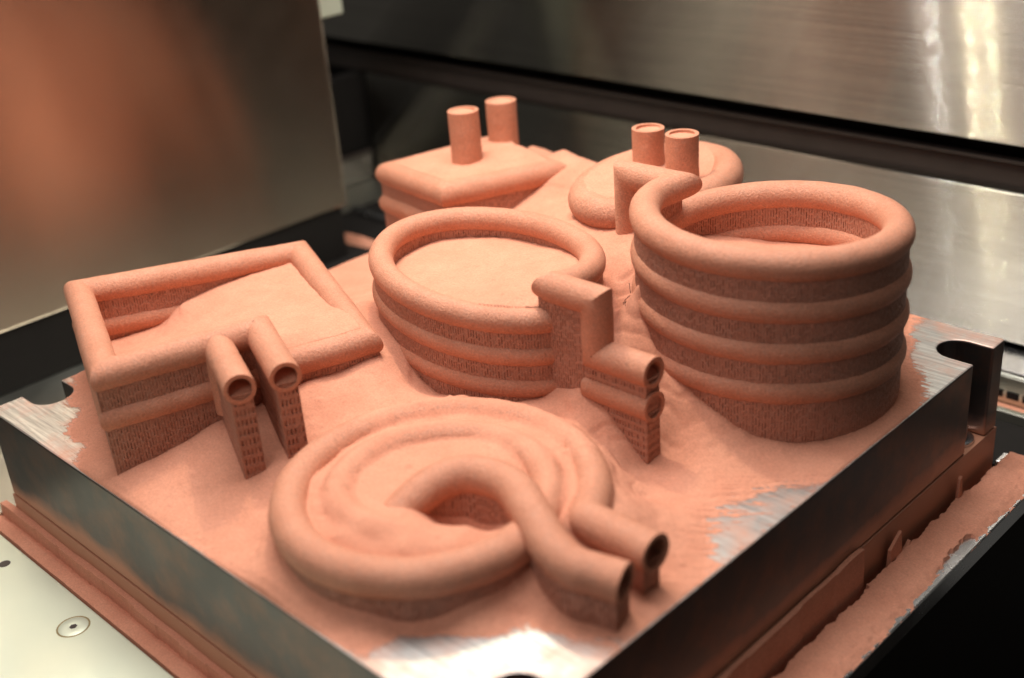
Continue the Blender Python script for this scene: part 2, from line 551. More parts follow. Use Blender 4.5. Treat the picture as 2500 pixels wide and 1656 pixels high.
RU = rotv(-0.3815); RV = np.array([-RU[1], RU[0]])
RC = np.array([-66.5, -63.9]); RA = 40.0
def rect_pt(u, v): return RC + u * RU + v * RV
OC = np.array([-1.2, 1.1]); OA, OB, OPH = 44.3, 29.1, -0.133
def oval_pt(th, off=0.0, C=OC, A=OA, B=OB, PH=OPH):
    t = th - PH; a = (A + off) * math.cos(t); b = (B + off) * math.sin(t)
    return np.array([C[0] + a * math.cos(PH) - b * math.sin(PH), C[1] + a * math.sin(PH) + b * math.cos(PH)])
CC = np.array([77.5, 50.7]); CR = 38.5
SC = np.array([53.0, -76.0])
SP_T = np.radians([18, 35, 80, 127, 180, 231, 267, 310, 347, 395, 440, 494, 553, 595, 657, 700])
SP_R = [45.3, 45, 44, 43, 40.5, 38.8, 39, 38.6, 36.4, 33, 30.6, 28.6, 26.2, 25, 22.4, 20.6]
def spiral_r(t): return np.interp(t, SP_T, SP_R)
ZSP = 12.5; RSP = 5.4
def spiral_z(t):
    q = np.clip((np.asarray(t) - math.radians(640)) / math.radians(60), 0, 1); return ZSP - 5.0 * q * q * (3 - 2 * q)

BQ = {'b': (-65, 44, 40), 'c': (-51, 89, 38.5), 'd': (-102, 103, 36.5), 'a': (-116, 58.5, 35)}
BOC = np.array([7.0, 84.0])
def back_oval(th, off=0.0): return oval_pt(th, off, BOC, 34.5, 22.0, math.radians(96))

# ------------------------------------------------------------------ copper powder on the plate (height field)
ext = np.array([
 # along the square coil
 (-40.4,-121,3.2),(-35.5,-108.7,5.6),(-32.8,-102.2,7.7),(-28.6,-91.6,12.5),(-17.4,-63.8,18.6),(-13.7,-54.4,18.2),(-8.2,-40.9,20.5),
 (-46,-18,22.5),(-38,-16,20),(-84.5,5.2,9),(-119,32,2),(-124,0,1),(-124,60,1.5),(-108,0,3),(-70,-4,13),
 (-58,-121,2.5),(-80,-112,1.6),(-100,-100,1.2),(-124.5,-86,1.0),(-126,-60,1),
 (-97,-105,-.4),(-74,-115.5,-.3),(-62,-124.5,-.1),(-110,-112,-1.2),(-90,-120,-1.2),(-124,-96,-.6),
 # front strip
 (-40,-124.5,1.2),(-15,-124.5,.8),(20,-124.5,.8),(50,-124.5,.9),(-8,-106,4),(0,-95,6),(5,-86,9),(-15,-112,2.6),(-12,-80,12),
 (22,-113,2.2),(12,-100,4),(8,-80,9),(10,-62,14.0),(16,-46,16.2),(25,-36.5,16.6),(45,-29.5,16.4),(62,-30,15.8),(77,-33,13.6),(95,-41,9.5),(101,-51,10),
 (108,-53,2.2),(122,-53,.9),(122,-66,.9),(106,-67,5.5),(99,-68,9.5),(112,-66,2.6),
 (124,-60,.5),(124,-20,.15),(124,20,.9),(124,50,.8),(108,-10,.9),(112,-28,.25),(102,-25,1.1),(95,-12,1.4),(90,-30,1.8),
 (112,-108,-1.6),(124,-84,-.5),(92,-121,-1.0),(80,-112,-.25),(98,-88,.35),(108,-86,.25),(118,-80,.2),(77,-124,-.1),(66,-122,.7),(90,-104,-.35),(86,-106,.1),(124,-120,-2),
 # spiral inside
 (45,-76,14.9),(50,-90,15.0),(40,-60,14.8),(60,-54,14.8),(37,-88,15.0),(72,-48,15.0),(70,-101,15.6),(53,-107,15.5),(36,-103,15.3),(80,-92,15.6),(20,-77,14.8),(25,-94,15.2),(46,-40,14.9),(28,-50,14.8),(84,-63,15.0),(36,-76,14.7),(42,-66,14.7),(57,-60,15.0),(65,-77,2.5),(69.5,-73.5,2.5),(60.5,-79,5.5),(74,-82,14),(56,-86,15.2),(66,-88,14.8),(28,-72,15.0),(33,-62,14.8),
 (80,-58,15.4),(90,-62,14.5),(84,-50,15.2),(47,-86,15.4),(54,-62,15.8),(49,-80,15.6),
 # round the oval coil
 (-21.4,-26.6,22),(-10,-30,19.2),(-.7,-31.2,11.8),(7.6,-31.2,8.8),(22.2,-28.6,9.4),(33.3,-23.4,10.2),(39.9,-17.6,11.8),(43.9,-13,15.5),
 (78.5,-14,.5),(71.4,-14,6.9),(64.2,-14,13.8),(57,-14,16.2),(54,-14,19),(83,-12,.7),(80,-6,1.6),(72,-5,7),(64,-4,13),(57,-2,19),(66,-20,8),(52,-22,9.8),(78,-22,1.6),
 # slope against the tall round coil
 (52.5,16.8,42),(56.2,14.4,31.5),(62.2,11.4,25),(71.8,8.9,19),(79.7,8.6,15),(86.5,9.5,10.8),(92.5,11.3,7.4),(98,13.9,4.2),(107.4,21.1,1.6),(114.9,31.2,1.4),(119.4,46.7,1.5),(121,60,1.0),
 (28.3,28.8,34),(42,20.3,29),(14,39.5,40),(12.2,54.1,42),(-.8,44,42),(24,47,44),(38,30,40),(50,4,23),(47,12,28),(34,40,44),
 # back
 (120,78,-.3),(112,92,-.7),(100,112,-.7),(106,96,-.4),(95,122,-.3),(118,104,-1),(124,66,.1),(88,120,.6),(100,90,2.0),(84,100,5),(118,122,-1),
 (-90,118,36),(-60,107,42),(-30,92,42.5),(-37,81,33),(-42,72,31),(-44,98,42.5),(-47,84,38.5),(-20,60,37),(-4,38,40),(-72,30,12),(-45,35,22),(-122,110,8),(-60,125,22),(0,125,22),(50,112,20),(60,125,8),
 (35,80,38),(-100,42,5),(-22,38,28),(-122,80,3),(-110,122,16),
], float)
rect_in = np.array([(-110,-81,13.5),(-106,-72,14),(-104,-65.5,14.6),(-102,-61,18.4),(-100.5,-57,21.7),(-93,-39,25.7),(-85,-19,28),(-20,-45,30.2),
 (-48,-108,25),(-80,-95,20),(-100,-86,14.5),(-35,-80,30.5),(-65,-65,25.5),(-50,-35,28.5),(-26,-58,32),(-95,-75,16),(-88,-62,20)], float)
oval_in = np.array([(-41.6,0,34),(-38.5,15,36),(-27.6,23,37.5),(-13,27,38.5),(5,26.5,40),(38,-5,45.5),(10,-26,40.3),(25,-22,43.0),(37,-12,45),(30,15,44),(0,0,39.6),(-25,-18,36.8),(20,0,42.3)], float)
circ_in = np.array([(44.8,62.7,41),(60,81,36.2),(81,85,37.5),(100,75,38.5),(60,20,42),(95,20,42),(77,50,38.5),(68,70,36.5)], float)
bsq_in = np.array([(-82,70,43.6),(-65,44,44.9),(-51,89,43.6),(-102,103,41.8),(-116,58.5,39.9),(-90,51,42.5),(-58,66,44.4),(-76,95,44.5),(-109,80,40.8),(-88,96,45.5),(-76,88,45),(-70,60,43.4)], float)
boval_in = np.array([(6,84,50.5),(-14,100,51.9),(8,119,51.6),(4,50,52.0),(19,94,47.6),(15,78,49.5),(-15,76,52.1),(24,112,50.2),(28,84,51.5),(-6,62,52.2),(-4,96,51.5),(12,104,48.5)], float)


def rbf(ctrl, Q, smooth=0.6):
    P = ctrl[:, :2]; z = ctrl[:, 2]
    d = np.sqrt(((P[:, None] - P[None]) ** 2).sum(-1) + 1.0)
    n = len(P)
    A = np.zeros((n + 3, n + 3)); A[:n, :n] = -d + np.eye(n) * smooth; A[:n, n] = 1; A[n, :n] = 1
    A[:n, n + 1:] = P; A[n + 1:, :n] = P.T
    w = np.linalg.solve(A, np.r_[z, 0, 0, 0])
    out = np.empty(len(Q))
    for s in range(0, len(Q), 20000):
        q = Q[s:s + 20000]
        d = np.sqrt(((q[:, None] - P[None]) ** 2).sum(-1) + 1.0)
        out[s:s + 20000] = -d @ w[:n] + w[n] + q @ w[n + 1:]
    return out


G = 0.5
gx = np.arange(-124.75, 124.76, G)
NX = len(gx)
XX, YY = np.meshgrid(gx, gx, indexing='ij')
Q = np.c_[XX.ravel(), YY.ravel()]
h = rbf(ext, Q)


def in_poly(Q, poly):
    poly = np.asarray(poly); x, y = Q[:, 0], Q[:, 1]; r = np.zeros(len(Q), bool)
    a = poly; b = np.roll(poly, -1, 0)
    for (xa, ya), (xb, yb) in zip(a, b):
        if ya == yb: continue
        c = ((ya > y) != (yb > y)) & (x < (xb - xa) * (y - ya) / (yb - ya) + xa)
        r ^= c
    return r


q = (Q - RC) @ np.c_[RU, RV]
mk = np.abs(q).max(1) < RA; h[mk] = rbf(rect_in, Q[mk])
Z1, PS, R_S = 35.3, 13.5, 4.8
vp_r = (np.array([3.2, -84.2]) - RC) @ RV
qa = q[mk]; u_, v_ = qa[:, 0], qa[:, 1]
dB = np.stack([RA - u_, RA + v_, RA + u_, RA - v_], 1)          # front, L-Fr, back, R sides
wh = dB.argmin(1); dmin = dB.min(1)
ff = np.choose(wh, [np.where(v_ < vp_r, -(v_ + RA) / (8 * RA), .75 + (RA - v_) / (8 * RA)), (RA - u_) / (8 * RA), .25 + (v_ + RA) / (8 * RA), .5 + (u_ + RA) / (8 * RA)])
def softmin(a, b, k=.7): return -k * np.logaddexp(-a / k, -b / k)
h[mk] = softmin(h[mk], Z1 - PS * ff + R_S + .1 + .35 * dmin)
mk = in_poly(Q, [oval_pt(t) for t in np.linspace(0, PI2, 90, endpoint=False)]); h[mk] = rbf(oval_in, Q[mk])
ca, sa = math.cos(OPH), math.sin(OPH)
dx_, dy_ = Q[mk][:, 0] - OC[0], Q[mk][:, 1] - OC[1]
ea, eb = (dx_ * ca + dy_ * sa) / OA, (-dx_ * sa + dy_ * ca) / OB
fo = ((np.arctan2(eb, ea) + OPH - 6.0) / PI2) % 1.0
h[mk] = softmin(h[mk], 47.6 - 11.0 * fo + 4.3 + .1 + .30 * (1 - np.hypot(ea, eb)) * 33)
mk = np.hypot(*(Q - CC).T) < CR; h[mk] = rbf(circ_in, Q[mk])
mk = in_poly(Q, [BQ[k][:2] for k in 'bcda']); h[mk] = rbf(bsq_in, Q[mk])
mk = in_poly(Q, [back_oval(t, 0.3) for t in np.linspace(0, PI2, 90, endpoint=False)]); h[mk] = rbf(boval_in, Q[mk])

# powder lying over the turns of the flat spiral: soft ridges
sp_t = np.arange(SP_T[0], math.radians(690), 0.02)
sp_xy = np.c_[SC[0] + spiral_r(sp_t) * np.cos(sp_t), SC[1] + spiral_r(sp_t) * np.sin(sp_t)]
mk = np.hypot(*(Q - SC).T) < 56
idx = np.where(mk)[0]
dist = np.full(len(idx), 1e9); zt_ = np.full(len(idx), ZSP); spz = spiral_z(sp_t)
for s in range(0, len(sp_xy), 200):
    dd = np.sqrt(((Q[idx][:, None] - sp_xy[None, s:s + 200]) ** 2).sum(-1)); am = dd.argmin(1); dd = dd.min(1)
    zt_ = np.where(dd < dist, spz[s:s + 200][am], zt_); dist = np.minimum(dist, dd)
tube_top = zt_ + np.sqrt(np.maximum(RSP ** 2 - dist ** 2, 0)) + 0.15 - 0.10 * dist
k = 0.75
hb = h[idx]
d_, e_ = hb / k, np.where(dist < RSP, tube_top, -50) / k
sm = k * np.logaddexp(d_, e_)
cover_amt = np.clip((hb - 10.5) / 3.0, 0, 1)     # only where powder already reaches the tube
h[idx] = hb * (1 - cover_amt) + sm * cover_amt

# relief: drifts, brush streaks where the plate has been wiped, crumbs
low = vnoise(Q, 14, 11) * .35 + vnoise(Q, 5.5, 12) * .16 + vnoise(Q, 2.2, 13) * .07
damp = 1 - .8 * np.clip((50 - np.hypot(*(Q - SC).T)) / 8, 0, 1)
h = h + low * damp * np.clip((h + .6) / 2.5, .15, 1)
ang = math.radians(42)
qs = np.c_[Q[:, 0] * math.cos(ang) + Q[:, 1] * math.sin(ang), -Q[:, 0] * math.sin(ang) + Q[:, 1] * math.cos(ang)]
streak = vnoise(qs / np.array([9.0, 0.9]), 1, 21) * .6 + vnoise(qs / np.array([4.0, .6]), 1, 22) * .4
wipe = np.exp(-(((Q[:, 0] - 121) / 15) ** 2 + ((Q[:, 1] + 17) / 23) ** 2))
h = h - wipe * 1.05 + streak * wipe * .8
thin = np.clip(1 - np.abs(h) / 1.2, 0, 1)
h = h + thin * (streak * .35 + vnoise(Q, 1.2, 31) * .12)
# slumped steps on the steep drift
grad = np.hypot(*np.gradient(h.reshape(NX, NX), G)).ravel()
ph_ = h * 1.1 + vnoise(Q, 9, 41) * 4 + vnoise(Q, 3, 42) * 1.2
h = h + damp * np.clip(grad - .3, 0, 1) * (.34 * np.sin(ph_) + .16 * np.sin(2 * ph_ + 1))
h = h + (vnoise(Q, 1.1, 43) * .05 + np.clip(vnoise(Q, 1.6, 44) - .55, 0, 1) * .5 * damp) * np.clip(h / 1.0, 0, 1)
H2 = h.reshape(NX, NX)
gr_ = np.random.default_rng(5)
for _ in range(420):                                            # loose crumbs and small pits
    cx_, cy_ = gr_.uniform(-118, 118, 2); rr_ = gr_.uniform(.45, 1.15); am_ = gr_.choice([.45, .6, -.45]) * gr_.uniform(.5, 1.1)
    i0, j0 = int((cx_ - gx[0]) / G), int((cy_ - gx[0]) / G)
    a0, a1, b0, b1 = max(i0 - 6, 0), min(i0 + 7, NX), max(j0 - 6, 0), min(j0 + 7, NX)
    dd_ = ((XX[a0:a1, b0:b1] - cx_) ** 2 + (YY[a0:a1, b0:b1] - cy_) ** 2) / rr_ ** 2
    H2[a0:a1, b0:b1] += am_ * np.exp(-dd_) * (H2[a0:a1, b0:b1] > .8)
h = np.maximum(h, -1.5)
edge = np.minimum(124.75 - np.abs(Q[:, 0]), 124.75 - np.abs(Q[:, 1]))
h = np.where(edge < .01, np.minimum(h, 0) - .6, h)
h = np.where((edge >= .01) & (edge < 2.5), h * (0.55 + .45 * edge / 2.5), h)
bare = in_poly(Q, po)
V = np.c_[Q, h]
ii, jj = np.meshgrid(np.arange(NX - 1), np.arange(NX - 1), indexing='ij')
a = (ii * NX + jj).ravel()
F = np.stack([a, a + NX, a + NX + 1, a + 1], -1)
keep = bare[F].all(1) & (h[F].max(1) > -1.0)
tag(mesh_np("copper_powder", V, F[keep], M_powder, None, True, None),
    "pinkish copper powder heaped over the build plate and round the coils", "powder", None, 'stuff')

mtd, nt, b = new_mat("powder_dust")
g_ = pos(nt)
at = nd(nt, "ShaderNodeAttribute"); at.attribute_name = "dust"
mp = nd(nt, "ShaderNodeMapping"); mp.inputs["Rotation"].default_value = (0, 0, -ang); mp.inputs["Scale"].default_value = (110, 900, 500)
nt.links.new(g_, mp.inputs[0])
n1 = noise(nt, mp.outputs[0], 1.0, 4, .6); n2 = noise(nt, g_, 3200, 2, .6); n3 = noise(nt, g_, 260, 4, .65)
def madd(x, k, y):
    q_ = nd(nt, "ShaderNodeMath", operation='MULTIPLY_ADD'); q_.inputs[1].default_value = k
    nt.links.new(x, q_.inputs[0])
    if hasattr(y, "links"): nt.links.new(y, q_.inputs[2])
    else: q_.inputs[2].default_value = y
    return q_.outputs[0]
sm_ = madd(n1, -.9, madd(n2, -.8, madd(n3, -.7, madd(at.outputs["Fac"], 1.0, 0.56))))
mx = ramp(nt, sm_, [(.0, (0, 0, 0)), (.16, (1, 1, 1))])
tr = nd(nt, "ShaderNodeBsdfTransparent"); ms = nd(nt, "ShaderNodeMixShader")
b.inputs["Base Color"].default_value = (0.66, 0.29, 0.19, 1); b.inputs["Roughness"].default_value = .95
nt.links.new(mx, ms.inputs[0]); nt.links.new(tr.outputs[0], ms.inputs[1]); nt.links.new(b.outputs[0], ms.inputs[2])
nt.links.new(ms.outputs[0], nt.nodes["Material Output"].inputs["Surface"])
hm = np.full(len(h), 0.0)
df = bare[F].all(1) & (h[F].max(1) < 1.2)
sel = F[df]; ids, inv_ = np.unique(sel, return_inverse=True)
inside = edge[ids] > .9
dv = np.c_[Q[ids], np.full(len(ids), .07)]
do = mesh_np("powder_dust", dv, inv_.reshape(-1, 4), mtd, None, False, None)
al = do.data.attributes.new("dust", 'FLOAT', 'POINT')
al.data.foreach_set("value", np.clip((h[ids] + 1.3) / 1.5, 0, 1).astype(np.float32))
tag(do, "thin smear of loose copper powder grains on the bare steel of the plate", "powder", None, 'stuff')


def powder_at(x, y):
    i = int(round((x - gx[0]) / G)); j = int(round((y - gx[0]) / G))
    i = min(max(i, 0), NX - 1); j = min(max(j, 0), NX - 1)
    return h[i * NX + j]


# ------------------------------------------------------------------ coils
def pipe_plug(root, end, dirn, r, level, name="powder_plug", depth=1.2):
    """powder lying in a horizontal pipe mouth: filled below `level` (fraction of r, -1..1), sloping up inwards"""
    end = np.array(end, float); dirn = np.array(dirn, float)   # dirn points out of the pipe
    sidev = np.cross(dirn, (0, 0, 1)); sidev /= np.linalg.norm(sidev)
    V, F = [], []
    n = 15
    rows = [(depth * .2, -0.55), (depth + 1.2, level - .15), (depth + 5, level + .12), (depth + 12, level + .3)]
    for dp, lv in rows:
        w = math.sqrt(max(0, 1 - lv * lv)) * r * .995
        for j in range(n):
            s = -1 + 2 * j / (n - 1)
            zz = max(lv * r + .25 * math.sin(3.1 * s + dp) * .5 * (1 - s * s), -math.sqrt(max(0, r * r - (s * w) ** 2)))
            V.append(tuple(end - dirn * dp + sidev * s * w + np.array((0, 0, zz))))
    for i in range(len(rows) - 1):
        for j in range(n - 1):
            a = i * n + j
            F.append((a, a + 1, a + n + 1, a + n))
    return mesh_np(name, V, F, M_powder, root, True, None)


def pillar(root, x0, x1, half, ztop, zbot=-0.5, along=(1, 0), origin=(0, 0), name="support_pillar", seed=3, **kw):
    """support wall block under a straight pipe; plan rectangle from x0 to x1 along `along`"""
    a = np.array(along, float); s = np.array([-a[1], a[0]]); o = np.array(origin, float)
    P = [o + a * x0 - s * half, o + a * x1 - s * half, o + a * x1 + s * half, o + a * x0 + s * half]
    V, F = slot_wall(P, zbot, lambda f: ztop, side=-1, seed=seed, **kw)
    return mesh_np(name, V, F, M_support, root, True, 30)


# --- oval helical coil in the middle -------------------------------------------------
R_O = 4.3
oval = empty("oval_coil", (-1, 1, 0), "oval helical copper coil in the middle with two stacked outlet pipes", "coil")
T0 = 6.0
th = np.arange(0, 3.12 * PI2, 0.045)
hel = np.array([(*oval_pt(T0 + t), 47.6 - 11.0 * t / PI2) for t in th])
ey = -10.7
path = np.vstack([[(46.0, ey, 47.6), (41.6, ey, 47.6)], hel[1:]])
V, F = sweep(path, R_O, 26, seed=3)
mesh_np("winding", V, F, M_part, oval, True, 50)
pts = [oval_pt(t, 0.74 * R_O) for t in np.linspace(T0, T0 + PI2, 240, endpoint=False)]
pin = [oval_pt(t, -0.74 * R_O) for t in np.linspace(T0, T0 + PI2, 240, endpoint=False)]
zt = lambda f: 47.6 - 11.0 * f
mesh_np("support_wall", *join([slot_wall(pts, -.5, zt, side=-1, seed=4), slot_wall(pin, 20, zt, side=1, seed=5)]), M_support, oval, True, 30)
def run(a, b, n):
    a, b = np.array(a, float), np.array(b, float); return [tuple(a + (b - a) * k / n) for k in range(n)]
rp = run((79.8, ey, 30.2), (58.8, ey, 30.2), 16) + run((58.8, ey, 30.2), (58.8, ey, 47.5), 12) + run((58.8, ey, 47.5), (40.8, ey, 47.5), 12) + [(40.8, ey, 47.5)]
V, F = sweep(rp, R_O + .55, 30, r_in=R_O - .85, bore=17, ends=(True, False), seed=6)
o = mesh_np("riser_pipe", V, F, M_part, oval, True, 35)
pipe_plug(o, (79.8, ey, 30.2), (1, 0, 0), R_O - .87, -.05)
# support under the elbow, inside of the riser
pillar(oval, 38.5, 55.5, 3.5, 46.0, 10, origin=(0, ey), name="elbow_support", seed=8)
for zc, x0, sd in ((19.0, 55.0, 12),):
    V, F = sweep([(79.8, ey, zc)] + [(x, ey, zc) for x in np.arange(78.5, x0, -1.3)], R_O + .5, 30, r_in=R_O - .85, bore=20, ends=(True, False), seed=sd)
    pp = mesh_np("outlet_pipe", V, F, M_part, oval, True, 50)
    pipe_plug(pp, (79.8, ey, zc), (1, 0, 0), R_O - .87, -.05)
pillar(oval, 52.0, 79.2, 3.25, 29.0, -.5, origin=(0, ey), seed=14, inset=.45, pitch=1.1, rowh=2.7, vb=(0, .2, .25, .75, .8), ub=(0, .24, .31, .69, .76), stag=0)

# --- tall round helical coil -----------------------------------------------------------
R_C = 4.9
tall = empty("tall_round_coil", (77.5, 50.7, 0), "tallest round helical copper coil with five stacked turns, on the right", "coil")
T0c = 3.10; ZC = 62.6; PC = 13.1
th = np.arange(0, 4.0 * PI2, 0.04)
def tall_r(t): return CR - 5.0 * math.exp(-(t / .30) ** 2)
hel = np.array([(CC[0] + tall_r(t) * math.cos(T0c + t), CC[1] + tall_r(t) * math.sin(T0c + t), ZC - PC * t / PI2) for t in th])
cy = 48.4
path = np.vstack([[(23.0, cy, 25), (23.0, cy, 62.4)], [(x, cy, 62.5) for x in (28, 33, 38)], [(43.6, cy, 62.6)], hel[5:]])
V, F = sweep(path, R_C, 28, seed=22)
mesh_np("winding", V, F, M_part, tall, True, 50)
from_ang = np.linspace(T0c, T0c + PI2, 260, endpoint=False)
pts = [CC + (CR + .74 * R_C) * rotv(t) for t in from_ang]; pin = [CC + (CR - .74 * R_C) * rotv(t) for t in from_ang]
zt = lambda f: ZC - PC * f
mesh_np("support_wall", *join([slot_wall(pts, -.5, zt, side=-1, seed=24), slot_wall(pin, 28, zt, side=1, seed=25)]), M_support, tall, True, 30)
pillar(tall, 36.5, 41.5, 2.6, 60.5, 40, origin=(0, cy), name="elbow_support", seed=28)

# --- square coil, left -----------------------------------------------------------------
R_S = 4.8
sq = empty("square_coil", (*RC, 0), "square copper coil at the left with two pipes side by side towards the front", "coil")
Z1, PS = 35.3, 13.5
per = 8 * RA
FrV, RightV, LeftV = -RA, None, None
vp_r = (np.array([3.2, -84.2]) - RC) @ RV; vp_l = (np.array([-2.6, -96.2]) - RC) @ RV
up_r = (np.array([3.2, -84.2]) - RC) @ RU; up_l = (np.array([-2.6, -96.2]) - RC) @ RU
def sqp(u, v, z): return (*rect_pt(u, v), z)
zm = Z1 + PS * (vp_r + RA) / per
corners = [(RA, -RA), (-RA, -RA), (-RA, RA), (RA, RA)]      # Fr, L, B, R
path = [sqp(RA, vp_r, zm)]
s = 0.0; z = Z1
def seg(p, q, n=36): return [tuple(np.array(p) + (np.array(q) - np.array(p)) * k / n) for k in range(1, n + 1)]
turns = [sqp(*corners[0], Z1)]
z = Z1
for k in range(1, 7):
    z = Z1 - PS * k / 4
    turns.append(sqp(*corners[k % 4], z))
full = [path[0]]
for p in turns: full += seg(full[-1], p)
# right pipe is the start of the winding: pipe mouth -> mitre -> front run
pipe_r0 = sqp(up_r, vp_r, 35.9)
full = [pipe_r0] + seg(pipe_r0, full[0], 22) + full[1:]
V, F = sweep(full, R_S, 28, r_in=R_S - 1.25, bore=18, ends=(True, False), seed=31, rough=.12)
mesh_np("winding", V, F, M_part, sq, True, 50)
pipe_plug(sq, pipe_r0, (*RU, 0), R_S - 1.27, .05)
# left pipe: mouth -> inner end -> down to the lower turn
pl0 = sqp(up_l, vp_l, 35.3)
pl1 = sqp(RA + 4.5, vp_l, 35.9)
V, F = sweep([pl0] + seg(pl0, pl1, 20) + seg(pl1, sqp(RA + 4.5, vp_l, 16), 12), R_S, 28, r_in=R_S - 1.25, bore=18, ends=(True, False), seed=33, rough=.12)
mesh_np("outlet_pipe", V, F, M_part, sq, True, 50)
pipe_plug(sq, pl0, (*RU, 0), R_S - 1.27, -.05)
wo = RA + .74 * R_S; wi = RA - .74 * R_S
def zt_sq(f): return Z1 - PS * f
def sq_loop(w): return [rect_pt(w, -w), rect_pt(-w, -w), rect_pt(-w, w), rect_pt(w, w)]
V1 = slot_wall(sq_loop(wo), -.5, zt_sq, side=1, seed=34)
V2 = slot_wall(sq_loop(wi), 8, zt_sq, side=-1, seed=35)
# front run of the top turn rises to the mitre: its own wall piece
fr = [rect_pt(wo - .15, -wo + .2), rect_pt(wo - .15, vp_r)]
V3 = slot_wall(fr, 18, lambda f: Z1 + (zm - Z1) * f, side=-1, closed=False, seed=36)
mesh_np("support_wall", *join([V1, V2, V3]), M_support, sq, True, 30)
pillar(sq, RA + 3.6, up_r - .5, 3.3, 34.0, -.5, along=RU, origin=RC + RV * vp_r, seed=37, inset=.5, pitch=1.2, rowh=3.3, vb=(0, .2, .25, .75, .8), ub=(0, .24, .31, .69, .76), stag=0)
pillar(sq, RA + 3.6, up_l - .5, 3.3, 34.0, -.5, along=RU, origin=RC + RV * vp_l, seed=38, inset=.5, pitch=1.2, rowh=3.3, vb=(0, .2, .25, .75, .8), ub=(0, .24, .31, .69, .76), stag=0)

# --- flat spiral, front ----------------------------------------------------------------
spi = empty("flat_spiral_coil", (*SC, 0), "flat copper spiral coil in front, its inner end arching out over the turns", "coil")
t_ = np.arange(SP_T[0], SP_T[-1], 0.05)
sp = np.array([(SC[0] + spiral_r(t) * math.cos(t), SC[1] + spiral_r(t) * math.sin(t), float(spiral_z(t))) for t in t_])
p2 = [(119.0, -60.2, 13.0)] + [(x, -60.2, 13.0) for x in np.arange(117.5, 97, -1.5)]
V, F = sweep(np.vstack([p2, [(sp[0][0] + .3, -60.2, 12.9)], sp[1:]]), RSP, 28, r_in=RSP - 1.35, bore=22, ends=(True, False), seed=41, rough=.13)
mesh_np("winding", V, F, M_part, spi, True, 50)
pipe_plug(spi, (119.0, -60.2, 13.0), (1, 0, 0), RSP - 1.37, -.55)
ctrl = np.array([(53.0,-88.5,10.8),(53.4,-83.5,13.0),(54.6,-76,15.5),(59.3,-69.0,17.2),(68,-66.2,18.0),(77,-66.8,18.2),(88.0,-71.8,17.6),(98.5,-76.6,15.6),(107.5,-78.0,13.8),(114,-75.6,12.9),(120.4,-73.8,12.5)], float)
def catmull(C, n=9):
    C = np.vstack([2 * C[0] - C[1], C, 2 * C[-1] - C[-2]]); out = []
    for i in range(1, len(C) - 2):
        for k in range(n):
            t = k / n; a, b, c, d = C[i - 1:i + 3]
            out.append(.5 * ((2 * b) + (c - a) * t + (2 * a - 5 * b + 4 * c - d) * t * t + (3 * b - a - 3 * c + d) * t ** 3))
    out.append(C[-2]); return np.array(out)
S_ = catmull(ctrl)
V, F = sweep(S_[::-1], RSP, 30, r_in=RSP - 1.35, bore=20, ends=(True, False), seed=43, rough=.13)
mesh_np("crossing_tube", V, F, M_part, spi, True, 50)
dS = S_[-1] - S_[-2]; dS /= np.linalg.norm(dS)
pipe_plug(spi, S_[-1], dS, RSP - 1.37, -.6)


def side_walls(C, zc, off, zbot, seed, **kw):
    C = np.asarray(C); d = np.gradient(C[:, :2], axis=0); d /= np.linalg.norm(d, axis=1)[:, None]
    n = np.c_[-d[:, 1], d[:, 0]]
    L = C[:, :2] + n * off; Rr = C[:, :2] - n * off
    loop = np.vstack([L, Rr[::-1]])
    seglen = np.r_[0, np.cumsum(np.linalg.norm(np.diff(np.vstack([loop, loop[:1]]), axis=0), axis=1))]
    zz = np.r_[zc, zc[::-1], zc[:1]]
    return slot_wall(loop, zbot, lambda f: float(np.interp(f * seglen[-1], seglen, zz)), side=1, seed=seed, **kw)


mesh_np("crossing_support", *side_walls(S_[4:-1], S_[4:-1, 2] - 2.0, .72 * RSP, -.5, 45, pitch=1.25, rowh=3.2, inset=.7), M_support, spi, True, 30)
q = sp[::2]
mesh_np("support_wall", *side_walls(q, q[:, 2] - 1.5, .72 * RSP, -.5, 46), M_support, spi, True, 30)
pq = np.array(p2)[::-1]
mesh_np("pipe_support", *side_walls(pq[:-1], pq[:-1, 2] - 2, .6 * RSP, -.5, 47, pitch=1.25, rowh=3.0), M_support, spi, True, 30)

# --- square coil with two upright tubes, back left ---------------------------------------
def upright(root, x, y, z0, z1, r, seed, tilt=0.0):
    V, F = sweep([(x, y, z0 + (z1 - z0) * k / 22) for k in range(23)], r, 32, r_in=r - 1.5, bore=6, ends=(False, True), seed=seed, rough=.13)
    t = mesh_np("upright_tube", V, F, M_part, root, True, 50)
    n = 24; V = [(x, y, z1 - 1.4)]; F = []
    for k, rr in enumerate((.35, .7, 1.0)):
        for j in range(n):
            a = PI2 * j / n
            V.append((x + rr * (r - 1.52) * math.cos(a), y + rr * (r - 1.52) * math.sin(a), z1 - 1.3 + (.9 * rr * rr if k else 0.1) * (0.75 + .45 * math.cos(a + seed)) * (1.0)))
    for j in range(n): F.append((0, 1 + j, 1 + (j + 1) % n))
    for k in (0, 1):
        for j in range(n):
            a = 1 + k * n + j; b = 1 + k * n + (j + 1) % n
            F.append((a, a + n, b + n, b))
    mesh_np("powder_plug", V, F, M_powder, t, True, None)


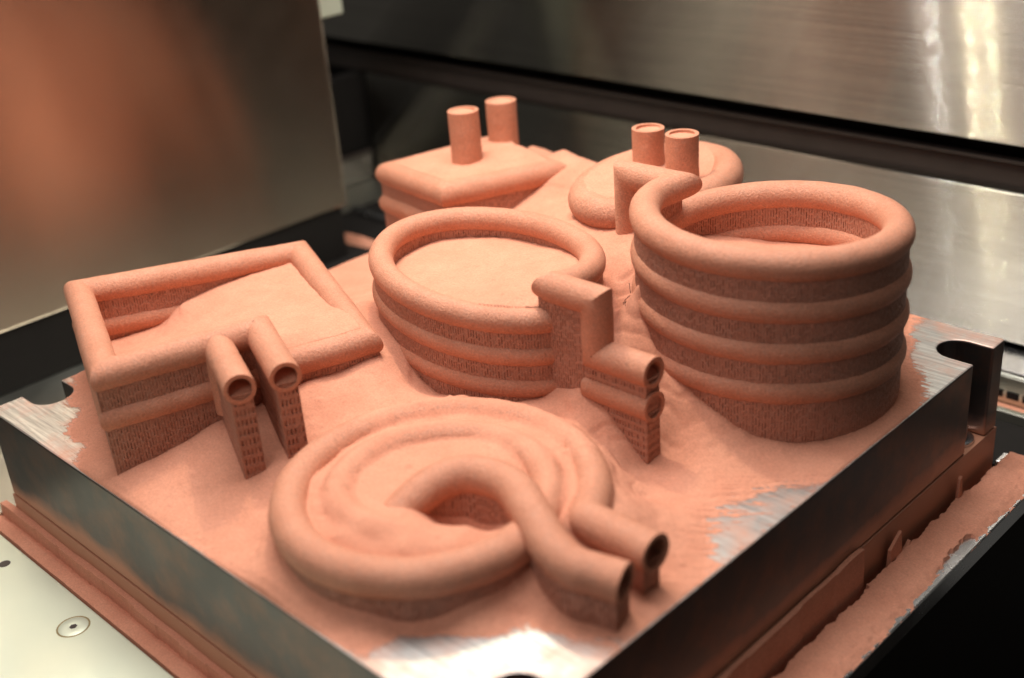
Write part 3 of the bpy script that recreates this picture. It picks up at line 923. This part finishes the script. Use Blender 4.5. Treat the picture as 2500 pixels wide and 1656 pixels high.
bs = empty("square_coil", (-84, 73, 0), "powder filled square copper coil at the back left with two upright tubes", "coil")
R_B = 5.3
order = ['b', 'c', 'd', 'a']
mid = tuple((np.array(BQ['c'], float) + np.array(BQ['d'], float)) / 2)
for dz, sd in ((0, 51), (-13, 57)):
    full = [mid]
    for p in (BQ['d'], BQ['a'], BQ['b'], BQ['c'], mid): full += seg(full[-1], p, 20)
    full = [(x, y, z + dz) for x, y, z in full]
    V, F = sweep(full, R_B, 26, seed=sd, rough=.13)
    mesh_np("winding", V, F, M_part, bs, True, 50)
C4 = np.array([BQ[k][:2] for k in order], float); cen = C4.mean(0)
w4 = cen + (C4 - cen) * (1 + .70 * R_B / 24)
Z4 = [BQ[k][2] for k in order] + [BQ['b'][2]]
mesh_np("support_wall", *slot_wall(w4, -.5, lambda f: float(np.interp(f * 4, range(5), Z4)), side=-1, seed=52), M_support, bs, True, 30)
upright(bs, -81.8, 71.5, 36, 64.4, 6.35, 53)
upright(bs, -86.8, 97.9, 36, 61.4, 6.45, 54)

# --- oval coil with two upright tubes, back right ------------------------------------------
bo = empty("oval_coil", (*BOC, 0), "low rounded oval copper coil behind the others with two upright tubes", "coil")
R_BO = 6.0
for dz, sd in ((0, 61), (-12, 66)):
    loop = np.array([(*back_oval(t + 1.5), 46.0 + dz) for t in np.linspace(0, PI2, 110)])
    V, F = sweep(loop, R_BO, 26, seed=sd, rough=.13)
    mesh_np("winding", V, F, M_part, bo, True, 50)
pts = [back_oval(t + 1.5, .7 * R_BO) for t in np.linspace(0, PI2, 150, endpoint=False)]
mesh_np("support_wall", *slot_wall(pts, -.5, lambda f: 45.0, side=-1, seed=62), M_support, bo, True, 30)
upright(bo, -2.7, 91.4, 40, 64.0, 6.1, 63)
upright(bo, 16.6, 86.6, 40, 66.0, 6.1, 64)

# ------------------------------------------------------------------ powder in the gutters beside the plate
def gutter(name, u0, u1, v0, v1, hfun, swap, label, gs=.45):
    U = np.arange(u0, u1 + gs * .5, gs * .6); W = np.arange(v0, v1 + gs * .5, gs * 1.2)
    UU, WW = np.meshgrid(U, W, indexing='ij')
    hh = hfun(UU.ravel(), WW.ravel())
    V = np.c_[WW.ravel(), UU.ravel(), hh] if swap else np.c_[UU.ravel(), WW.ravel(), hh]
    n, m_ = len(U), len(W)
    ii, jj = np.meshgrid(np.arange(n - 1), np.arange(m_ - 1), indexing='ij')
    a = (ii * m_ + jj).ravel(); F = np.stack([a, a + m_, a + m_ + 1, a + 1], -1)
    if swap: F = F[:, ::-1]
    return tag(mesh_np(name, V, F, M_powder, None, True, 55), label, "powder", None, 'stuff')


def h_right(u, w):     # u = X, w = Y
    Q = np.c_[u, w]
    base = -47.2 + vnoise(Q, 9, 71) * .35 + vnoise(Q, 2.5, 72) * .30 + vnoise(Q, .9, 73) * .16 - .9 * np.clip(vnoise(Q, 2.0, 171) - .62, 0, 1) + 1.1 * np.clip(vnoise(Q, 1.7, 172) - .66, 0, 1)
    led = np.where(w < 31, 1.0, 0.0)
    ltop = -33.9 + vnoise(np.c_[w, w * 0], 12, 74) * .5 - np.clip((20 - w) / 120, 0, 1) * 1.5
    x_l = 127.0 + vnoise(np.c_[w, w * 0], 7, 75) * .25
    x_t = 129.2 + vnoise(np.c_[w, w * 0], 6, 76) * .7 + vnoise(np.c_[w, w * 0], 1.6, 77) * .35 - np.where(w > 31, 1.2, 0)
    z = np.where(u < x_t, -56.0, base)
    z = np.where((u < x_l) & (led > 0), ltop, z)
    # broken flakes further along
    for w0, w1, top in ((46, 53, -38.5), (56, 60, -45.5), (93, 94.5, -39)):
        t = (w - w0) / (w1 - w0)
        ok = (t > 0) & (t < 1) & (u > 126.9) & (u < 128.3)
        z = np.where(ok, np.maximum(z, top - (1 - t) * 5 * (w1 - w0) / 8), z)
    # bare metal patch near the outer edge
    z = np.where(u > 139.5, np.maximum(z - np.clip((u - 139.5 - vnoise(Q, 5, 79) * .8) / 4.4, 0, 1) ** 1.5 * 1.5, -48.9), z)
    pm = np.exp(-(((w - 64) / 17) ** 2 + ((u - 142.0) / 3.2) ** 2)) + vnoise(Q, 4, 78) * .25 + vnoise(Q, 1.2, 80) * .15
    z = np.where((pm > .62) & (u > 131), -48.9, z)
    return z


gutter("gutter_powder", 125.4, 144.2, -200, 132, h_right, False, "caked copper powder in the gutter right of the plate, with broken crust", .55)


def h_left(u, w):      # u = Y, w = X ; powder between plate and cover plate, plate side at larger u
    Q = np.c_[u, w]
    base = -46.3 + vnoise(Q, 8, 81) * .25 + vnoise(Q, 2.2, 82) * .12 + vnoise(Q, 1, 83) * .06
    s = (u + 133.8) / 8.3
    z = base + .5 * np.sin(s * 3.0) + np.clip(s - .55, 0, 1) * 2.0 * -1.5
    edge_ = -127.6 + vnoise(np.c_[w, w * 0], 9, 84) * .35
    z = np.where(u > edge_, -41.0 + vnoise(np.c_[w, w * 0], 14, 85) * .6 - np.clip(w + 60, 0, 200) * .012, z)
    z = np.where(u < -133.65, -52, z)
    return z


gutter("gutter_powder", -134.0, -125.4, -134, 130, h_left, True, "band of copper powder between the plate and the pale cover plate", .5)
# powder in the corner gap at the left and behind the plate
def h_back(u, w):
    Q = np.c_[u, w]
    return -44.4 + vnoise(Q, 6, 91) * .6 + vnoise(Q, 2, 92) * .25 - np.where(np.abs(u - (135 + vnoise(np.c_[w, w * 0], 10, 93) * 1.5)) > 8, 1.2, 0)
gutter("gutter_powder", 125.6, 146, -90, 92, h_back, True, "thin copper powder on the deck behind the plate", .9)

# ridge of powder on the deck beyond the coils, at the foot of the door
def h_ridge(u, w):
    Q = np.c_[u, w]
    t = np.clip((w + 262) / 52, 0, 1)
    return DECK - 1 + 5.5 * np.exp(-((u - (121 + 6 * t)) / 3.2) ** 2) * np.sin(np.pi * t) ** .5 + vnoise(Q, 2, 95) * .3
gutter("spilled_powder", 108, 138, -262, -206, h_ridge, True, "small ridge of spilled copper powder on the dark deck under the door", .7)
tag(slab("deck_recess", (-280, -205, 60, 175, -46, -44.7), M_black), "black recess strip in the deck below the steel door", "recess")
tag(slab("deck_rod", (-276, -216, 152, 158, -44.3, -41.0), M_bright, None, 1.2), "short bright steel rod lying in the back corner of the deck", "rod")

# slotted rail behind the right corner
sr = empty("slotted_rail", (140, 168, -60), "steel rail with dark slots behind the right corner of the plate", "rail")
slab("rail_body", (93, 240, 184.2, 185.8, -66, -47.0), M_deck, sr, .3)
for k in range(10):
    slab("slot", (98 + 6.5 * k, 102.8 + 6.5 * k, 183.7, 184.3, -56.2, -53.2), M_black, sr)
slab("powder_ledge", (93, 240, 178.4, 183.6, -66, -58.6), M_powder, sr, .4)
slab("rail_foot", (93, 240, 174.8, 178.2, -66, -57.2), M_deck, sr, .3)
slab("rail_gap", (93, 240, 142.5, 174.6, -68, -61.5), M_black, sr)
tag(slab("metal_strip", (122.5, 240, 134.6, 142.0, -60, -54.6), M_bright, None, .4), "bright metal strip at the far right end of the powder gutter", "strip")

# ------------------------------------------------------------------ fine dark fibres on the powder slope
for k, (x, y, a, L) in enumerate(((43.5, 21.5, 0.2, 3.4), (45.2, 18.6, 1.3, 3.0), (42.2, 24.6, -.7, 2.6), (47.0, 16.4, 2.2, 2.4))):
    P = []
    for i in range(12):
        t = i / 11
        px = x + L * (t - .5) * math.cos(a) + .7 * math.sin(t * 4 + k) * math.sin(a)
        py = y + L * (t - .5) * math.sin(a) + .7 * math.sin(t * 4 + k) * math.cos(a)
        P.append((px, py, powder_at(px, py) + .12))
    V, F = sweep(P, .10, 6, rough=0)
    tag(mesh_np("fibre", V, F, M_fibre), ("longest of the fine dark fibres on the powder slope", "second lowest fine dark fibre on the powder slope beside the tall coil", "uppermost fine dark fibre on the powder slope beside the tall coil", "lowest and shortest fine dark fibre on the powder slope")[k], "fibre", "fibres on the powder slope")

scene.render.engine = 'CYCLES'
